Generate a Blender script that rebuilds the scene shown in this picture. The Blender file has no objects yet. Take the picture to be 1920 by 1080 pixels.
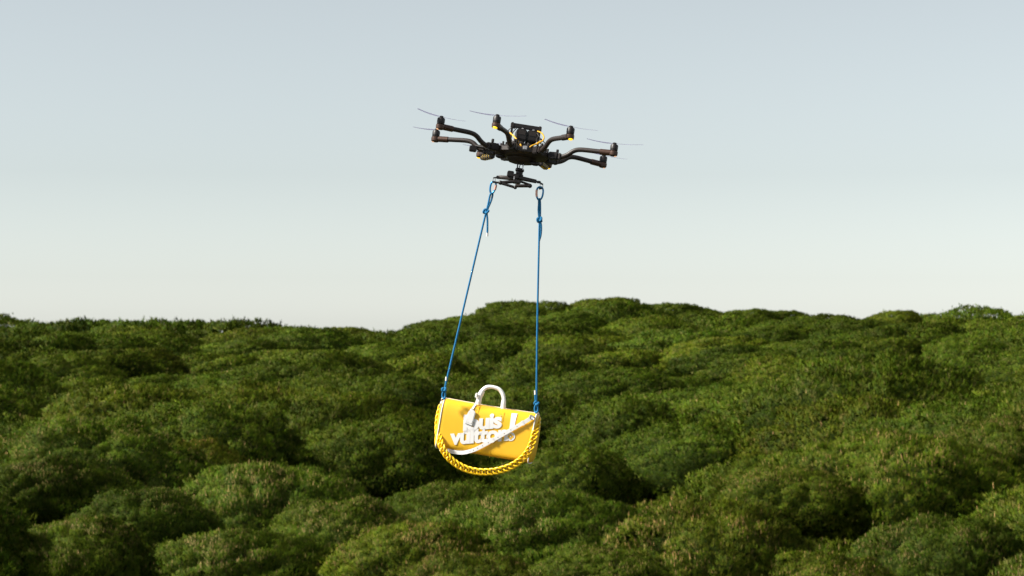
import bpy, bmesh, math, random
import numpy as np
from mathutils import Vector, Matrix

# ------------------------------------------------------------------ camera, sky, sun, exposure
scene = bpy.context.scene
col = scene.collection
FPX = 70/36*1920          # focal length in photograph pixels
CAMZ = 14.0
PITCH = math.atan((610-540)/FPX)
camd = bpy.data.cameras.new('camera')
cam = bpy.data.objects.new('camera', camd); col.objects.link(cam)
cam.location = (0, 0, CAMZ); cam.rotation_euler = (math.pi/2+PITCH, 0, 0)
camd.lens = 70; camd.sensor_width = 36; camd.clip_start = 0.1; camd.clip_end = 9000
camd.dof.use_dof = True; camd.dof.focus_distance = 12.45; camd.dof.aperture_fstop = 5.6
scene.camera = cam

SUN_EL, SUN_AZ = math.radians(42), math.radians(256)   # azimuth clockwise from +Y (view direction)
w = bpy.data.worlds.new('World'); scene.world = w; w.use_nodes = True
nt = w.node_tree; nt.nodes.clear()
sky = nt.nodes.new('ShaderNodeTexSky'); sky.sky_type = 'NISHITA'; sky.sun_disc = False
sky.sun_elevation = SUN_EL; sky.sun_rotation = SUN_AZ
sky.altitude = 0; sky.air_density = 1.0; sky.dust_density = 0.28; sky.ozone_density = 1.0
hsv = nt.nodes.new('ShaderNodeHueSaturation'); hsv.inputs['Saturation'].default_value = 0.26
bg = nt.nodes.new('ShaderNodeBackground'); bg.inputs['Strength'].default_value = 0.0665
wo = nt.nodes.new('ShaderNodeOutputWorld')
nt.links.new(sky.outputs[0], hsv.inputs['Color']); tintn = nt.nodes.new('ShaderNodeMix'); tintn.data_type = 'RGBA'; tintn.blend_type = 'MULTIPLY'; tintn.inputs[0].default_value = 1; tintn.inputs[7].default_value = (.972, 1.025, 1.022, 1)
nt.links.new(hsv.outputs[0], tintn.inputs[6]); nt.links.new(tintn.outputs[2], bg.inputs[0]); nt.links.new(bg.outputs[0], wo.inputs[0])
sd = bpy.data.lights.new('sun', 'SUN'); sd.energy = 5.0; sd.angle = math.radians(9); sd.color = (1, .95, .86)
sun = bpy.data.objects.new('sun', sd); col.objects.link(sun)
sdir = Vector((math.sin(SUN_AZ)*math.cos(SUN_EL), math.cos(SUN_AZ)*math.cos(SUN_EL), math.sin(SUN_EL)))
sun.rotation_euler = sdir.to_track_quat('Z', 'Y').to_euler(); sun.location = (0, 0, 60)
vs = scene.view_settings; vs.view_transform = 'Standard'; vs.look = 'None'; vs.gamma = 1; vs.exposure = 0.88; vs.use_curve_mapping = False

# ------------------------------------------------------------------ helpers
def at(u, v, y):
    """world point seen at photograph pixel (u,v) at depth y"""
    cx, cy = (u-960)/FPX, (540-v)/FPX
    c, s = math.cos(PITCH), math.sin(PITCH)
    dy = c - cy*s; dz = s + cy*c
    t = y/dy
    return Vector((cx*t, y, CAMZ + dz*t))
def tag(o, label=None, cat=None, group=None, kind=None):
    if label: o['label'] = label
    if cat: o['category'] = cat
    if group: o['group'] = group
    if kind: o['kind'] = kind
    return o
def empty(name, loc=(0, 0, 0)):
    o = bpy.data.objects.new(name, None); col.objects.link(o); o.location = loc; o.empty_display_size = .1
    return o
def link(name, me, parent=None, mat=None, smooth=False):
    o = bpy.data.objects.new(name, me); col.objects.link(o)
    if parent: o.parent = parent
    if mat and not me.materials: me.materials.append(mat)
    if smooth and len(me.polygons): me.polygons.foreach_set('use_smooth', [True]*len(me.polygons))
    return o
def npmesh(name, V, F, cols=None):
    """mesh from numpy verts and an (n,3) or (n,4) face array"""
    me = bpy.data.meshes.new(name); n, k = F.shape
    me.vertices.add(len(V)); me.vertices.foreach_set('co', np.ascontiguousarray(V, np.float32).ravel())
    me.loops.add(n*k); me.loops.foreach_set('vertex_index', F.astype(np.int32).ravel())
    me.polygons.add(n); me.polygons.foreach_set('loop_start', np.arange(0, n*k, k, dtype=np.int32))
    me.update(calc_edges=True)
    if cols is not None:
        a = me.color_attributes.new('tint', 'FLOAT_COLOR', 'POINT')
        a.data.foreach_set('color', np.ascontiguousarray(cols, np.float32).ravel())
    return me
def mat(name, color, rough=.5, metal=0., spec=.5, noise=0., nscale=30., bump=0., bscale=60., coat=0.):
    m = bpy.data.materials.new(name); m.use_nodes = True; t = m.node_tree; b = t.nodes['Principled BSDF']
    b.inputs['Roughness'].default_value = rough; b.inputs['Metallic'].default_value = metal
    b.inputs['Specular IOR Level'].default_value = spec; b.inputs['Coat Weight'].default_value = coat
    b.inputs['Base Color'].default_value = (*color, 1)
    tc = t.nodes.new('ShaderNodeTexCoord')
    if noise:
        n = t.nodes.new('ShaderNodeTexNoise'); n.inputs['Scale'].default_value = nscale; n.inputs['Detail'].default_value = 5
        mx = t.nodes.new('ShaderNodeMix'); mx.data_type = 'RGBA'
        mx.inputs[6].default_value = (*[c*(1-noise) for c in color], 1); mx.inputs[7].default_value = (*[min(1, c*(1+noise)) for c in color], 1)
        t.links.new(tc.outputs['Object'], n.inputs['Vector']); t.links.new(n.outputs['Fac'], mx.inputs[0]); t.links.new(mx.outputs[2], b.inputs['Base Color'])
    if bump:
        n = t.nodes.new('ShaderNodeTexNoise'); n.inputs['Scale'].default_value = bscale; n.inputs['Detail'].default_value = 4
        bp = t.nodes.new('ShaderNodeBump'); bp.inputs['Strength'].default_value = bump; bp.inputs['Distance'].default_value = .003
        t.links.new(tc.outputs['Object'], n.inputs['Vector']); t.links.new(n.outputs['Fac'], bp.inputs['Height']); t.links.new(bp.outputs[0], b.inputs['Normal'])
    return m

# ------------------------------------------------------------------ foliage material
def foliage_mat(name, transl=.15):
    m = bpy.data.materials.new(name); m.use_nodes = True; t = m.node_tree; b = t.nodes['Principled BSDF']; out = t.nodes['Material Output']
    a = t.nodes.new('ShaderNodeVertexColor'); a.layer_name = 'tint'
    oi = t.nodes.new('ShaderNodeObjectInfo')
    hs = t.nodes.new('ShaderNodeHueSaturation')
    r1 = t.nodes.new('ShaderNodeMapRange'); r1.inputs[3].default_value = .487; r1.inputs[4].default_value = .501
    mt = t.nodes.new('ShaderNodeMix'); mt.data_type = 'RGBA'; mt.blend_type = 'MULTIPLY'; mt.inputs[0].default_value = 1
    r2 = t.nodes.new('ShaderNodeMapRange'); r2.inputs[3].default_value = .75; r2.inputs[4].default_value = 1.2
    mu = t.nodes.new('ShaderNodeMath'); mu.operation = 'MULTIPLY'; mu.inputs[1].default_value = 7.31
    fr = t.nodes.new('ShaderNodeMath'); fr.operation = 'FRACT'
    L = t.links.new
    L(oi.outputs['Random'], r1.inputs[0]); L(oi.outputs['Random'], mu.inputs[0]); L(mu.outputs[0], fr.inputs[0]); L(fr.outputs[0], r2.inputs[0])
    L(a.outputs['Color'], mt.inputs[6]); L(oi.outputs['Color'], mt.inputs[7]); L(mt.outputs[2], hs.inputs['Color']); L(r1.outputs[0], hs.inputs['Hue']); L(r2.outputs[0], hs.inputs['Value'])
    L(hs.outputs[0], b.inputs['Base Color']); b.inputs['Roughness'].default_value = .55; b.inputs['Specular IOR Level'].default_value = .06
    tr = t.nodes.new('ShaderNodeBsdfTranslucent'); L(hs.outputs[0], tr.inputs['Color'])
    mx = t.nodes.new('ShaderNodeMixShader'); mx.inputs[0].default_value = transl
    L(b.outputs[0], mx.inputs[1]); L(tr.outputs[0], mx.inputs[2]); L(mx.outputs[0], out.inputs['Surface'])
    return m
M_LEAF = foliage_mat('pine_needles')
M_CORE = mat('dark_twig_core', (.020, .030, .006), 1.0, spec=0., noise=.4, nscale=8)  # twig mass as solid core; dark colour stands for shade inside the crown
M_BARK = mat('pine_bark', (.10, .062, .040), .9, spec=.2, noise=.45, nscale=9, bump=.8, bscale=20)
M_SOIL = mat('forest_floor', (.030, .030, .013), .95, spec=.1, noise=.5, nscale=.6)

# ------------------------------------------------------------------ terrain: canopy surface through surveyed points
CP = [(1020,948,56),(1330,968,54),(1500,1035,52),(1580,1085,50),(500,898,80),(840,925,72),(620,960,62),(420,1010,58),(760,990,60),
 (60,872,64),(250,925,62),(150,985,54),(330,1010,58),(930,950,104),(1210,1030,84),(1290,1040,80),(1360,1030,74),(1330,960,90),(1250,1060,68),(1130,1035,72),
 (1700,830,76),(1450,895,74),(1870,800,82),(1620,975,68),(1850,960,68),(1650,1085,56),(1750,1190,46),(960,1060,48),(300,1100,46),(1890,1100,56),
 (1200,768,128),(1350,738,135),(1010,880,106),(1150,850,112),(1620,690,112),(1800,725,104),(1470,720,124),(1880,760,92),
 (550,765,110),(420,800,100),(330,850,88),(700,805,104),(860,880,98),(250,880,82),(520,850,92),
 (150,745,125),(50,790,100),(100,690,155),(350,690,165),(600,662,170),(700,700,155),(480,705,140),(640,735,130),(230,650,190),
 (1010,678,180),(860,700,190),(900,730,150),(1060,700,150),(1100,720,140),(1200,640,225),(1400,655,200),(1540,680,160),(1700,655,150),(1880,655,150),
 (1000,625,245),(1300,612,255),(1500,632,215),(1650,618,215),(1860,620,210),(820,645,225),
 (-60,612,260),(100,612,260),(400,614,255),(560,620,262),(650,627,265),(740,648,285),(830,608,262),(960,572,300),(1130,572,300),(1250,577,292),(1400,587,282),
 (1500,612,272),(1570,596,262),(1680,602,258),(1850,600,252),(1990,600,252),(-60,640,210),(-80,720,140),(-60,860,70),(2000,700,112),(2000,640,170),
 (300,632,330),(740,655,340),(1000,606,350),(1250,604,345),(1600,622,330),(2000,620,330)]
CP = [(u, v, 50+(d-50)*.6) for u, v, d in CP]
# crowns that stand out in the photograph: pixel of the top, width in pixels, distance before compression
MAIN = [(1020,934,430,56),(1330,958,470,54),(790,995,400,55),(500,893,430,80),(830,923,270,72),(60,870,330,64),(255,932,270,62),(560,762,390,110),(350,836,250,88),
 (720,800,320,104),(1620,688,470,112),(1440,728,300,124),(1700,826,480,76),(1480,884,300,74),(1885,796,330,82),(1180,764,330,128),(1060,846,260,110),(430,740,260,125),
 (960,569,170,300),(1130,565,200,300),(1265,571,150,292),(1410,584,140,282),(830,606,180,262),(1560,592,120,262),(1680,587,150,258),(1850,585,190,252),(430,609,300,255),(280,605,320,255),(110,606,330,260),(650,618,150,265),(1270,720,260,150),(900,722,250,150),(600,664,240,170),(1010,676,240,180),(150,742,260,125),(1830,650,260,150),(430,1008,380,56),(1530,1046,320,52),(120,990,360,54),(1130,1040,300,49),(620,955,330,64),(1790,985,380,62),(880,1050,330,48)]
ctl = [tuple(at(u, v, d)) for u, v, d in CP]
# a hollow behind each swell, so that the crests stand apart
for u, v, wpx, d_ in MAIN:
    if d_ < 240:
        d2 = 50+(d_-50)*.6; R_ = wpx/2*d2/FPX; p_ = at(u, v, d2); q_ = (p_.x*1.03, d2+R_*1.5+2.2, p_.z-2.6-.02*(d2-50))
        if all((q_[0]-c[0])**2+(q_[1]-c[1])**2 > 16 for c in ctl): ctl.append(q_)
        p_ = (p_.x, d2+.35*R_, p_.z)
        if all((p_[0]-c[0])**2+(p_[1]-c[1])**2 > 6 for c in ctl): ctl.append(p_)
ctl = np.array(ctl)
def tps(r):
    return np.where(r > 1e-9, r*r*np.log(np.maximum(r, 1e-9)), 0)
SC = 35.
cx2 = ctl[:, :2]/SC
n = len(ctl); Kk = tps(np.linalg.norm(cx2[:, None]-cx2[None], axis=2)) + np.eye(n)*.0004
Pm = np.c_[np.ones(n), cx2]
A = np.zeros((n+3, n+3)); A[:n, :n] = Kk; A[:n, n:] = Pm; A[n:, :n] = Pm.T
sol = np.linalg.solve(A, np.r_[ctl[:, 2], 0, 0, 0])
def canopy(x, y):
    q = np.stack([np.ravel(x), np.ravel(y)], 1)/SC
    r = np.linalg.norm(q[:, None]-cx2[None], axis=2)
    return (tps(r)@sol[:n] + sol[n] + q@sol[n+1:]).reshape(np.shape(x))
TREE_H = 6.4
def ground_z(x, y):
    x = np.asarray(x, float); y = np.asarray(y, float)
    lim = np.abs(y)*.30+12
    xc = np.clip(x, -lim, lim); yc = np.clip(y, 42, 228)
    z = np.clip(canopy(xc, yc), 0, 20) - TREE_H
    far = np.maximum(np.maximum(np.abs(x)-lim, 0), np.maximum(np.maximum(42-y, 0)*.6, y-228))
    k = np.clip(far/260, 0, 1); k = k*k*(3-2*k)
    return z*(1-k) + (-22)*k
xs = np.concatenate([-np.geomspace(4000, 130, 14), np.linspace(-120, 120, 81), np.geomspace(130, 4000, 14)])
ys = np.concatenate([-np.geomspace(4000, 60, 12), np.linspace(-45, 260, 100), np.geomspace(275, 6000, 16)])
GX, GY = np.meshgrid(xs, ys); GZ = ground_z(GX, GY)
nx, ny = len(xs), len(ys); I = np.arange(nx*ny).reshape(ny, nx)
F = np.stack([I[:-1, :-1], I[:-1, 1:], I[1:, 1:], I[1:, :-1]], -1).reshape(-1, 4)
g = link('ground', npmesh('ground', np.stack([GX, GY, GZ], -1).reshape(-1, 3), F), None, M_SOIL, True); tag(g, kind='structure')

# ------------------------------------------------------------------ pines
def norm(a): return a/np.maximum(np.linalg.norm(a, axis=-1, keepdims=True), 1e-9)
def ico(sub=1):
    bm = bmesh.new(); bmesh.ops.create_icosphere(bm, subdivisions=sub, radius=1)
    V = np.array([v.co[:] for v in bm.verts]); F = np.array([[v.index for v in f.verts] for f in bm.faces]); bm.free(); return V, F
ICOV3, ICOF3 = ico(4)
def make_crown(seed, R, ntuft, k, L, wd, candles, hd=.55):
    """umbrella crown: cushions of shoots over a squashed dome; returns crown, dark inner core and trunk meshes"""
    rg = np.random.default_rng(seed)
    def seeds(m, dmin):
        q = []
        for c in norm(rg.normal(size=(m*40, 3))):
            if c[2] > -.45 and all(((c-p)**2).sum() > dmin*dmin for p in q): q.append(c)
            if len(q) >= m: break
        return np.array(q)
    S1, S2 = seeds(46, .27), norm(rg.normal(size=(700, 3))+np.array([0, 0, .25]))
    r1 = rg.uniform(.25, .48, len(S1)); a1 = rg.uniform(.55, 1.4, len(S1)); r2 = rg.uniform(.08, .17, len(S2))
    ph = rg.random(5)*6.283; am = np.array([.12, .11, .10, .08, .07])*rg.uniform(.4, 1.3, 5)
    ell = rg.uniform(.8, 1.0)
    def near2(d):
        i_, c_ = [], []
        for dd in np.array_split(d, max(1, len(d)//2500)):
            q = np.sqrt(np.maximum(0, 2-2*dd@S2.T))/r2; j = q.argmin(1); i_.append(j); c_.append(np.sqrt(np.maximum(0, 1-q[np.arange(len(dd)), j]**2)))
        return np.concatenate(i_), np.concatenate(c_)
    def surf(d, c2=None):
        D1 = np.sqrt(np.maximum(0, 2-2*d@S1.T))
        c1 = (a1*np.sqrt(np.maximum(0, 1-(D1/r1)**2))).max(1)
        rad = .78 + .20*c1
        if c2 is not None: rad = rad + .12*c2
        az = np.arctan2(d[:, 1], d[:, 0])
        wob = 1+sum(am[j]*np.sin((j+1)*az+ph[j]) for j in range(5))*np.clip(1.1-np.abs(d[:, 2])*.6, 0, 1)
        p = d*rad[:, None]
        z = np.where(p[:, 2] > 0, p[:, 2]*hd, p[:, 2]*hd*.9)
        return np.stack([p[:, 0]*wob*R, p[:, 1]*wob*R*ell, z*R], 1)
    d = norm(rg.normal(size=(int(ntuft*1.9), 3))); d = d[(d[:, 2] > -.55)]
    d = d[rg.random(len(d)) < np.clip(.55+d[:, 2]*.8, .3, 1)][:ntuft]
    i2, c2 = near2(d)
    amp2 = rg.uniform(.15, 1.25, len(S2)); c2 = c2*amp2[i2]; tone2 = rg.uniform(.70, 1.22, len(S2))[i2]
    P = surf(d, c2)
    nT = len(P)
    P = P*(1+.075*(rg.random((nT, 1)) < .02))
    P = P*(1-np.abs(rg.normal(size=(nT, 1)))*.035)
    i1 = (a1*np.sqrt(np.maximum(0, 1-(np.linalg.norm(d[:, None]-S1[None], axis=2)/r1)**2))).argmax(1)
    out = norm(norm(d*np.array([1, 1, 1.15])) + .50*(d-S1[i1])/r1[i1][:, None] + .80*(d-S2[i2])/r2[i2][:, None])
    ax = norm(out*.75 + np.array([0, 0, .50]) + rg.normal(size=(nT, 3))*.25)
    nd = norm(np.repeat(ax, k, 0) + rg.normal(size=(nT*k, 3))*.50)
    side = norm(np.cross(nd, rg.normal(size=(nT*k, 3))))
    b = np.repeat(P, k, 0) + np.repeat(ax, k, 0)*(rg.random((nT*k, 1))-.45)*L*.7
    ln = L*rg.uniform(.65, 1.2, (nT*k, 1))
    on = np.repeat(out, k, 0)
    flip = ((np.cross(side, nd)*on).sum(1) < 0); side[flip] *= -1
    V = np.stack([b-side*wd*.5, b+side*wd*.5, b+nd*ln], 1).reshape(-1, 3)
    NV = np.repeat(norm(on + np.cross(side, nd)*.45), 3, 0)
    base = np.array([[.058, .096, .005], [.075, .106, .0065], [.044, .082, .005], [.096, .114, .012]])
    cell = np.linalg.norm(d[:, None]-S1[None], axis=2).argmin(1); tone = rg.uniform(.0, .4, len(S1))[cell]
    c = base[rg.integers(0, 4, nT)]*(.60+.42*rg.random((nT, 1)) + tone[:, None])*tone2[:, None]
    pale = rg.random(nT) < .07
    c[pale] = np.array([.13, .125, .032])*(.7+.5*rg.random((pale.sum(), 1)))
    C = np.repeat(c, k*3, 0); F = np.arange(len(V)).reshape(-1, 3)
    if candles:
        ids = np.nonzero(d[:, 2] > .35)[0]
        patch = rg.random(len(S1))[cell[ids]] ** 2
        ids = ids[rg.random(len(ids)) < candles*3*patch]
        p0 = P[ids]; a2 = norm(np.array([0, 0, 1.]) + ax[ids]*.3 + rg.normal(size=(len(ids), 3))*.12)
        h = L*rg.uniform(.9, 1.6, (len(ids), 1)); ww = wd*rg.uniform(.7, 1.3, (len(ids), 1))
        vs_ = []
        for j in range(3):
            e = norm(np.cross(a2, np.tile([math.cos(j*2.094), math.sin(j*2.094), .1], (len(ids), 1))))
            vs_.append(p0+a2*h*.2+e*ww)
        W = np.stack(vs_+[p0+a2*h], 1).reshape(-1, 3); o = len(V)
        q4 = o+np.arange(len(ids))[:, None]*4
        FF = np.concatenate([q4+np.array([[0, 1, 3]]), q4+np.array([[1, 2, 3]]), q4+np.array([[2, 0, 3]])])
        cc = np.array([.27, .18, .075])*(.5+.7*rg.random((len(ids), 1)))
        V = np.concatenate([V, W]); F = np.concatenate([F, FF]); C = np.concatenate([C, np.repeat(cc, 4, 0)]); NV = np.concatenate([NV, np.repeat(norm(out[ids]+a2*.2), 4, 0)])
    me = npmesh('pine_crown', V, F, np.c_[C, np.ones(len(C))]); me.materials.append(M_LEAF)
    me.polygons.foreach_set('use_smooth', np.ones(len(F), bool)); me.normals_split_custom_set_from_vertices(NV)
    tw = npmesh('pine_twig_core', surf(norm(ICOV3+rg.normal(size=ICOV3.shape)*.02))*np.array([.86, .86, .82]), ICOF3); tw.materials.append(M_CORE)  # solid filler inside the needles, added to block light and sky showing through
    bm = bmesh.new()
    def limb(pts, rads, seg=7):
        rings = []
        for j, p in enumerate(pts):
            p = Vector(p); t = (Vector(pts[min(j+1, len(pts)-1)])-Vector(pts[max(j-1, 0)])).normalized()
            u = t.orthogonal().normalized(); v = t.cross(u)
            rings.append([bm.verts.new(p+(u*math.cos(a)+v*math.sin(a))*rads[j]) for a in [2*math.pi*q/seg for q in range(seg)]])
        for a, b2 in zip(rings[:-1], rings[1:]):
            for q in range(seg): bm.faces.new((a[q], a[(q+1) % seg], b2[(q+1) % seg], b2[q]))
    zb = -(TREE_H - R*hd)
    jx, jy = rg.normal(size=2)*R*.05
    fork = (jx, jy, -R*.32)
    limb([(0, 0, zb*1.6), (jx*.3, jy*.3, zb*.9), (jx*.9, jy*.4, -R*.5), fork], [R*.062, R*.05, R*.044, R*.04], 9)
    for j in range(9):
        a = j*.698+rg.random()*.4; e = np.array([math.cos(a)*R*.66, math.sin(a)*R*.6, R*.02]); m = np.array(fork)*.5+e*.5; m[2] -= R*.05
        limb([fork, tuple(m), tuple(e)], [R*.026, R*.018, R*.007], 5)
    tm = bpy.data.meshes.new('pine_trunk'); bm.to_mesh(tm); bm.free(); tm.materials.append(M_BARK)
    return me, tw, tm, R, hd*R*.98
NEAR = [make_crown(11+i, 4.4, 24000, 11, .12, .018, .10, hd=.42+.06*i) for i in range(4)]
MID = [make_crown(31+i, 4.4, 14500, 9, .125, .030, .003, hd=.39+.06*i) for i in range(4)]
FAR = [make_crown(51+i, 4.4, 9000, 8, .15, .046, 0, hd=.30+.05*i) for i in range(5)]
rnd = random.Random(5)
spots = []
y = 45.0
row = 0
while y < 210:
    s = 6.0 + y*.007
    half = y*.2571*1.14 + 5
    x = -half + (s*.5 if row % 2 else 0)
    while x < half:
        spots.append((x+rnd.uniform(-.36, .36)*s, y+rnd.uniform(-.36, .36)*s, s*(rnd.uniform(.66, .95) if y < 72 else rnd.uniform(.52, .84))))
        x += s
    y += s*.86; row += 1
big = []
for u, v, wpx, d_ in MAIN:
    d_ = 50+(d_-50)*.6; R_ = wpx/2*d_/FPX; p_ = at(u, v, d_); big.append((p_.x, d_+R_*.35, R_, p_.z))
spots = [q for q in spots if all((q[0]-b_[0])**2+(q[1]-b_[1])**2 > (.62*b_[2]+.30*q[2])**2 for b_ in big)]
HOLLOW = [(.050, .112, 57.5, 88), (-.198, -.142, 64, 73), (-.012, .050, 60, 80)]
spots = [q for q in spots if q[1] > 51.5 and not any(a_ < q[0]/q[1] < b_ and c_ < q[1] < e_ for a_, b_, c_, e_ in HOLLOW)]
nproc = len(spots); spots += [b_[:3] for b_ in big]
sp = np.array(spots)
top = canopy(sp[:, 0], sp[:, 1])-.25; top[:nproc] -= np.where(sp[:nproc, 1] < 125, .15, 0) + np.where((sp[:nproc, 1] > 150) & (np.abs(sp[:nproc, 0]/sp[:nproc, 1]+.059) < .013), .75, 0); top[nproc:] = [b_[3] for b_ in big]
# leave out pines wholly hidden behind nearer ones: compare elevation angle of their top with the canopy in between
keep = []
for i in range(len(sp)):
    xx, yy, rr = sp[i]
    ts = np.linspace(.12, .93, 50); ts = ts[ts*yy > 46]
    mine = (top[i]+1.2-CAMZ)/yy
    if len(ts) and i < nproc:
        blk = ((canopy(xx*ts, yy*ts)-.5-CAMZ)/(yy*ts)).max()
        if blk > mine: continue
    keep.append(i)
TINT = [('deep green', (.80, .87, .78, 1)), ('mid green', (.92, .98, .9, 1)), ('yellowish green', (1.08, 1.04, .93, 1))]
PLACE = [('umbrella pine with tan new shoots in the near thicket below the bag', 'near pines with tan shoots'),
         ('umbrella pine on the middle slopes of the forest', 'pines on the middle slopes'),
         ('umbrella pine in the distant wood below the hilltop', 'pines in the distant wood'),
         ('umbrella pine whose crown stands on the skyline', 'pines along the skyline')]
bins = {}
for i in keep:
    e_ = (top[i]-CAMZ)/sp[i][1]; a_ = round(sp[i][0]/sp[i][1]*28)
    if sp[i][1] > 120 and e_ > bins.get(a_, (-9, 0))[0]: bins[a_] = (e_, i)
CREST = {v[1] for v in bins.values()}
ntree = [0, 0, 0]
SPECIAL = {0: 'broad pine crown dotted with tan shoots directly below the hanging bag', 8: 'rounded yellow-green pine crown standing over a dark hollow', 18: 'hilltop pine crown on the skyline framed between the two blue ropes'}
for i in keep:
    xx, yy, rr = sp[i]
    lvl = 0 if yy < 75 else (1 if yy < 120 else 2)
    me, tw, tm, R, hh = rnd.choice((NEAR, MID, FAR)[lvl]); ntree[lvl] += 1
    sc = rr/R*1.04
    sz = sc*(rnd.uniform(.9, 1.25) if i < nproc else 1.25)
    gz = float(ground_z(xx, yy))
    ztop = top[i] + 0 if i >= nproc else top[i] + (rnd.gauss(0, .22 if yy < 72 else .42) if yy < 135 else rnd.gauss(0, .28))
    root = empty('umbrella_pine', (xx, yy, gz)); tn, tc_ = rnd.choices(TINT, (3, 4, 2))[0]; pl = PLACE[3 if i in CREST else lvl]; tag(root, tn+' '+pl[0], 'pine tree', tn+' '+pl[1])
    if i-nproc in SPECIAL: root['label'] = SPECIAL[i-nproc]; tc_ = (1.22, 1.08, .8, 1) if i-nproc == 8 else tc_
    rz = rnd.uniform(0, 6.283)
    zo = ztop - hh*sz - gz
    for nm, m in (('crown', me), ('twig_core', tw), ('trunk', tm)):
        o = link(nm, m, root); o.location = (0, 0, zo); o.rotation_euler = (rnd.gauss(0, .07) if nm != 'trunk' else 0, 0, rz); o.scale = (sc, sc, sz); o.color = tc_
print('TREES', len(sp), len(keep), ntree, 'tris', sum(len(m.polygons) for q in NEAR+MID+FAR for m in q[:3]))

# ------------------------------------------------------------------ mesh builder for small things
class MB:
    def __init__(s): s.bm = bmesh.new()
    def box(s, c, size, rot=None, bev=.0):
        r = bmesh.ops.create_cube(s.bm, size=1)['verts']
        Mx = Matrix.Translation(Vector(c)) @ (rot.to_4x4() if rot else Matrix.Identity(4)) @ Matrix.Diagonal((*size, 1))
        bmesh.ops.transform(s.bm, matrix=Mx, verts=r)
        if bev:
            es = list({e for v in r for e in v.link_edges})
            bmesh.ops.bevel(s.bm, geom=es, offset=bev, segments=2, affect='EDGES', clamp_overlap=True)
        return s
    def tube(s, pts, rad, seg=10, closed=False, cap=True):
        P = [Vector(p) for p in pts]; n = len(P)
        R = rad if isinstance(rad, (list, tuple)) else [rad]*n
        u = None; rings = []
        for i in range(n):
            a = P[i-1] if (i > 0 or closed) else P[0]; b = P[(i+1) % n] if (i < n-1 or closed) else P[-1]
            t = (b-a)
            t = t.normalized() if t.length > 1e-9 else Vector((0, 0, 1))
            if u is None: u = t.orthogonal().normalized()
            else:
                u = u - t*u.dot(t); u = u.normalized() if u.length > 1e-6 else t.orthogonal().normalized()
            v = t.cross(u)
            rings.append([s.bm.verts.new(P[i]+(u*math.cos(q)+v*math.sin(q))*R[i]) for q in [2*math.pi*k/seg for k in range(seg)]])
        m = n if closed else n-1
        for i in range(m):
            A, B = rings[i], rings[(i+1) % n]
            off = 0
            if closed and i == n-1:
                off = min(range(seg), key=lambda o: (A[0].co-B[o].co).length)
            for k in range(seg): s.bm.faces.new((A[k], A[(k+1) % seg], B[(k+1+off) % seg], B[(k+off) % seg]))
        if cap and not closed:
            s.bm.faces.new(rings[0][::-1]); s.bm.faces.new(rings[-1])
        return s
    def lathe(s, prof, c=(0, 0, 0), seg=24, rot=None):
        Rm = rot.to_3x3() if rot else Matrix.Identity(3); c = Vector(c); rings = []
        for r, z in prof:
            if r < 1e-6: rings.append([s.bm.verts.new(c+Rm@Vector((0, 0, z)))])
            else: rings.append([s.bm.verts.new(c+Rm@Vector((r*math.cos(a), r*math.sin(a), z))) for a in [2*math.pi*k/seg for k in range(seg)]])
        for A, B in zip(rings[:-1], rings[1:]):
            for k in range(seg):
                k2 = (k+1) % seg
                if len(A) == 1 and len(B) == 1: continue
                if len(A) == 1: s.bm.faces.new((A[0], B[k2], B[k]))
                elif len(B) == 1: s.bm.faces.new((A[k], A[k2], B[0]))
                else: s.bm.faces.new((A[k], A[k2], B[k2], B[k]))
        return s
    def ball(s, c, r, sc=(1, 1, 1), sub=2):
        v = bmesh.ops.create_icosphere(s.bm, subdivisions=sub, radius=r)['verts']
        bmesh.ops.transform(s.bm, matrix=Matrix.Translation(Vector(c)) @ Matrix.Diagonal((*sc, 1)), verts=v); return s
    def slab(s, pts, n, th):
        """extrude a planar polygon along n"""
        n = Vector(n)*th; A = [s.bm.verts.new(Vector(p)) for p in pts]; B = [s.bm.verts.new(Vector(p)+n) for p in pts]
        s.bm.faces.new(A); s.bm.faces.new(B[::-1])
        for i in range(len(A)): s.bm.faces.new((A[i], B[i], B[(i+1) % len(A)], A[(i+1) % len(A)]))
        return s
    def build(s, name, m, parent=None, angle=40):
        bmesh.ops.recalc_face_normals(s.bm, faces=s.bm.faces[:])
        for f in s.bm.faces: f.smooth = True
        for e in s.bm.edges:
            if len(e.link_faces) == 2 and e.calc_face_angle(0) > math.radians(angle): e.smooth = False
        me = bpy.data.meshes.new(name); s.bm.to_mesh(me); s.bm.free()
        return link(name, me, parent, m)
def bez(pts, n=8):
    """Catmull-Rom through points"""
    P = [Vector(p) for p in pts]; P = [P[0]*2-P[1]]+P+[P[-1]*2-P[-2]]; out = []
    for i in range(1, len(P)-2):
        for k in range(n):
            t = k/n
            out.append(.5*((2*P[i])+(P[i+1]-P[i-1])*t+(2*P[i-1]-5*P[i]+4*P[i+1]-P[i+2])*t*t+(3*P[i]-P[i-1]-3*P[i+1]+P[i+2])*t**3))
    out.append(P[-2]); return out

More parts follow.
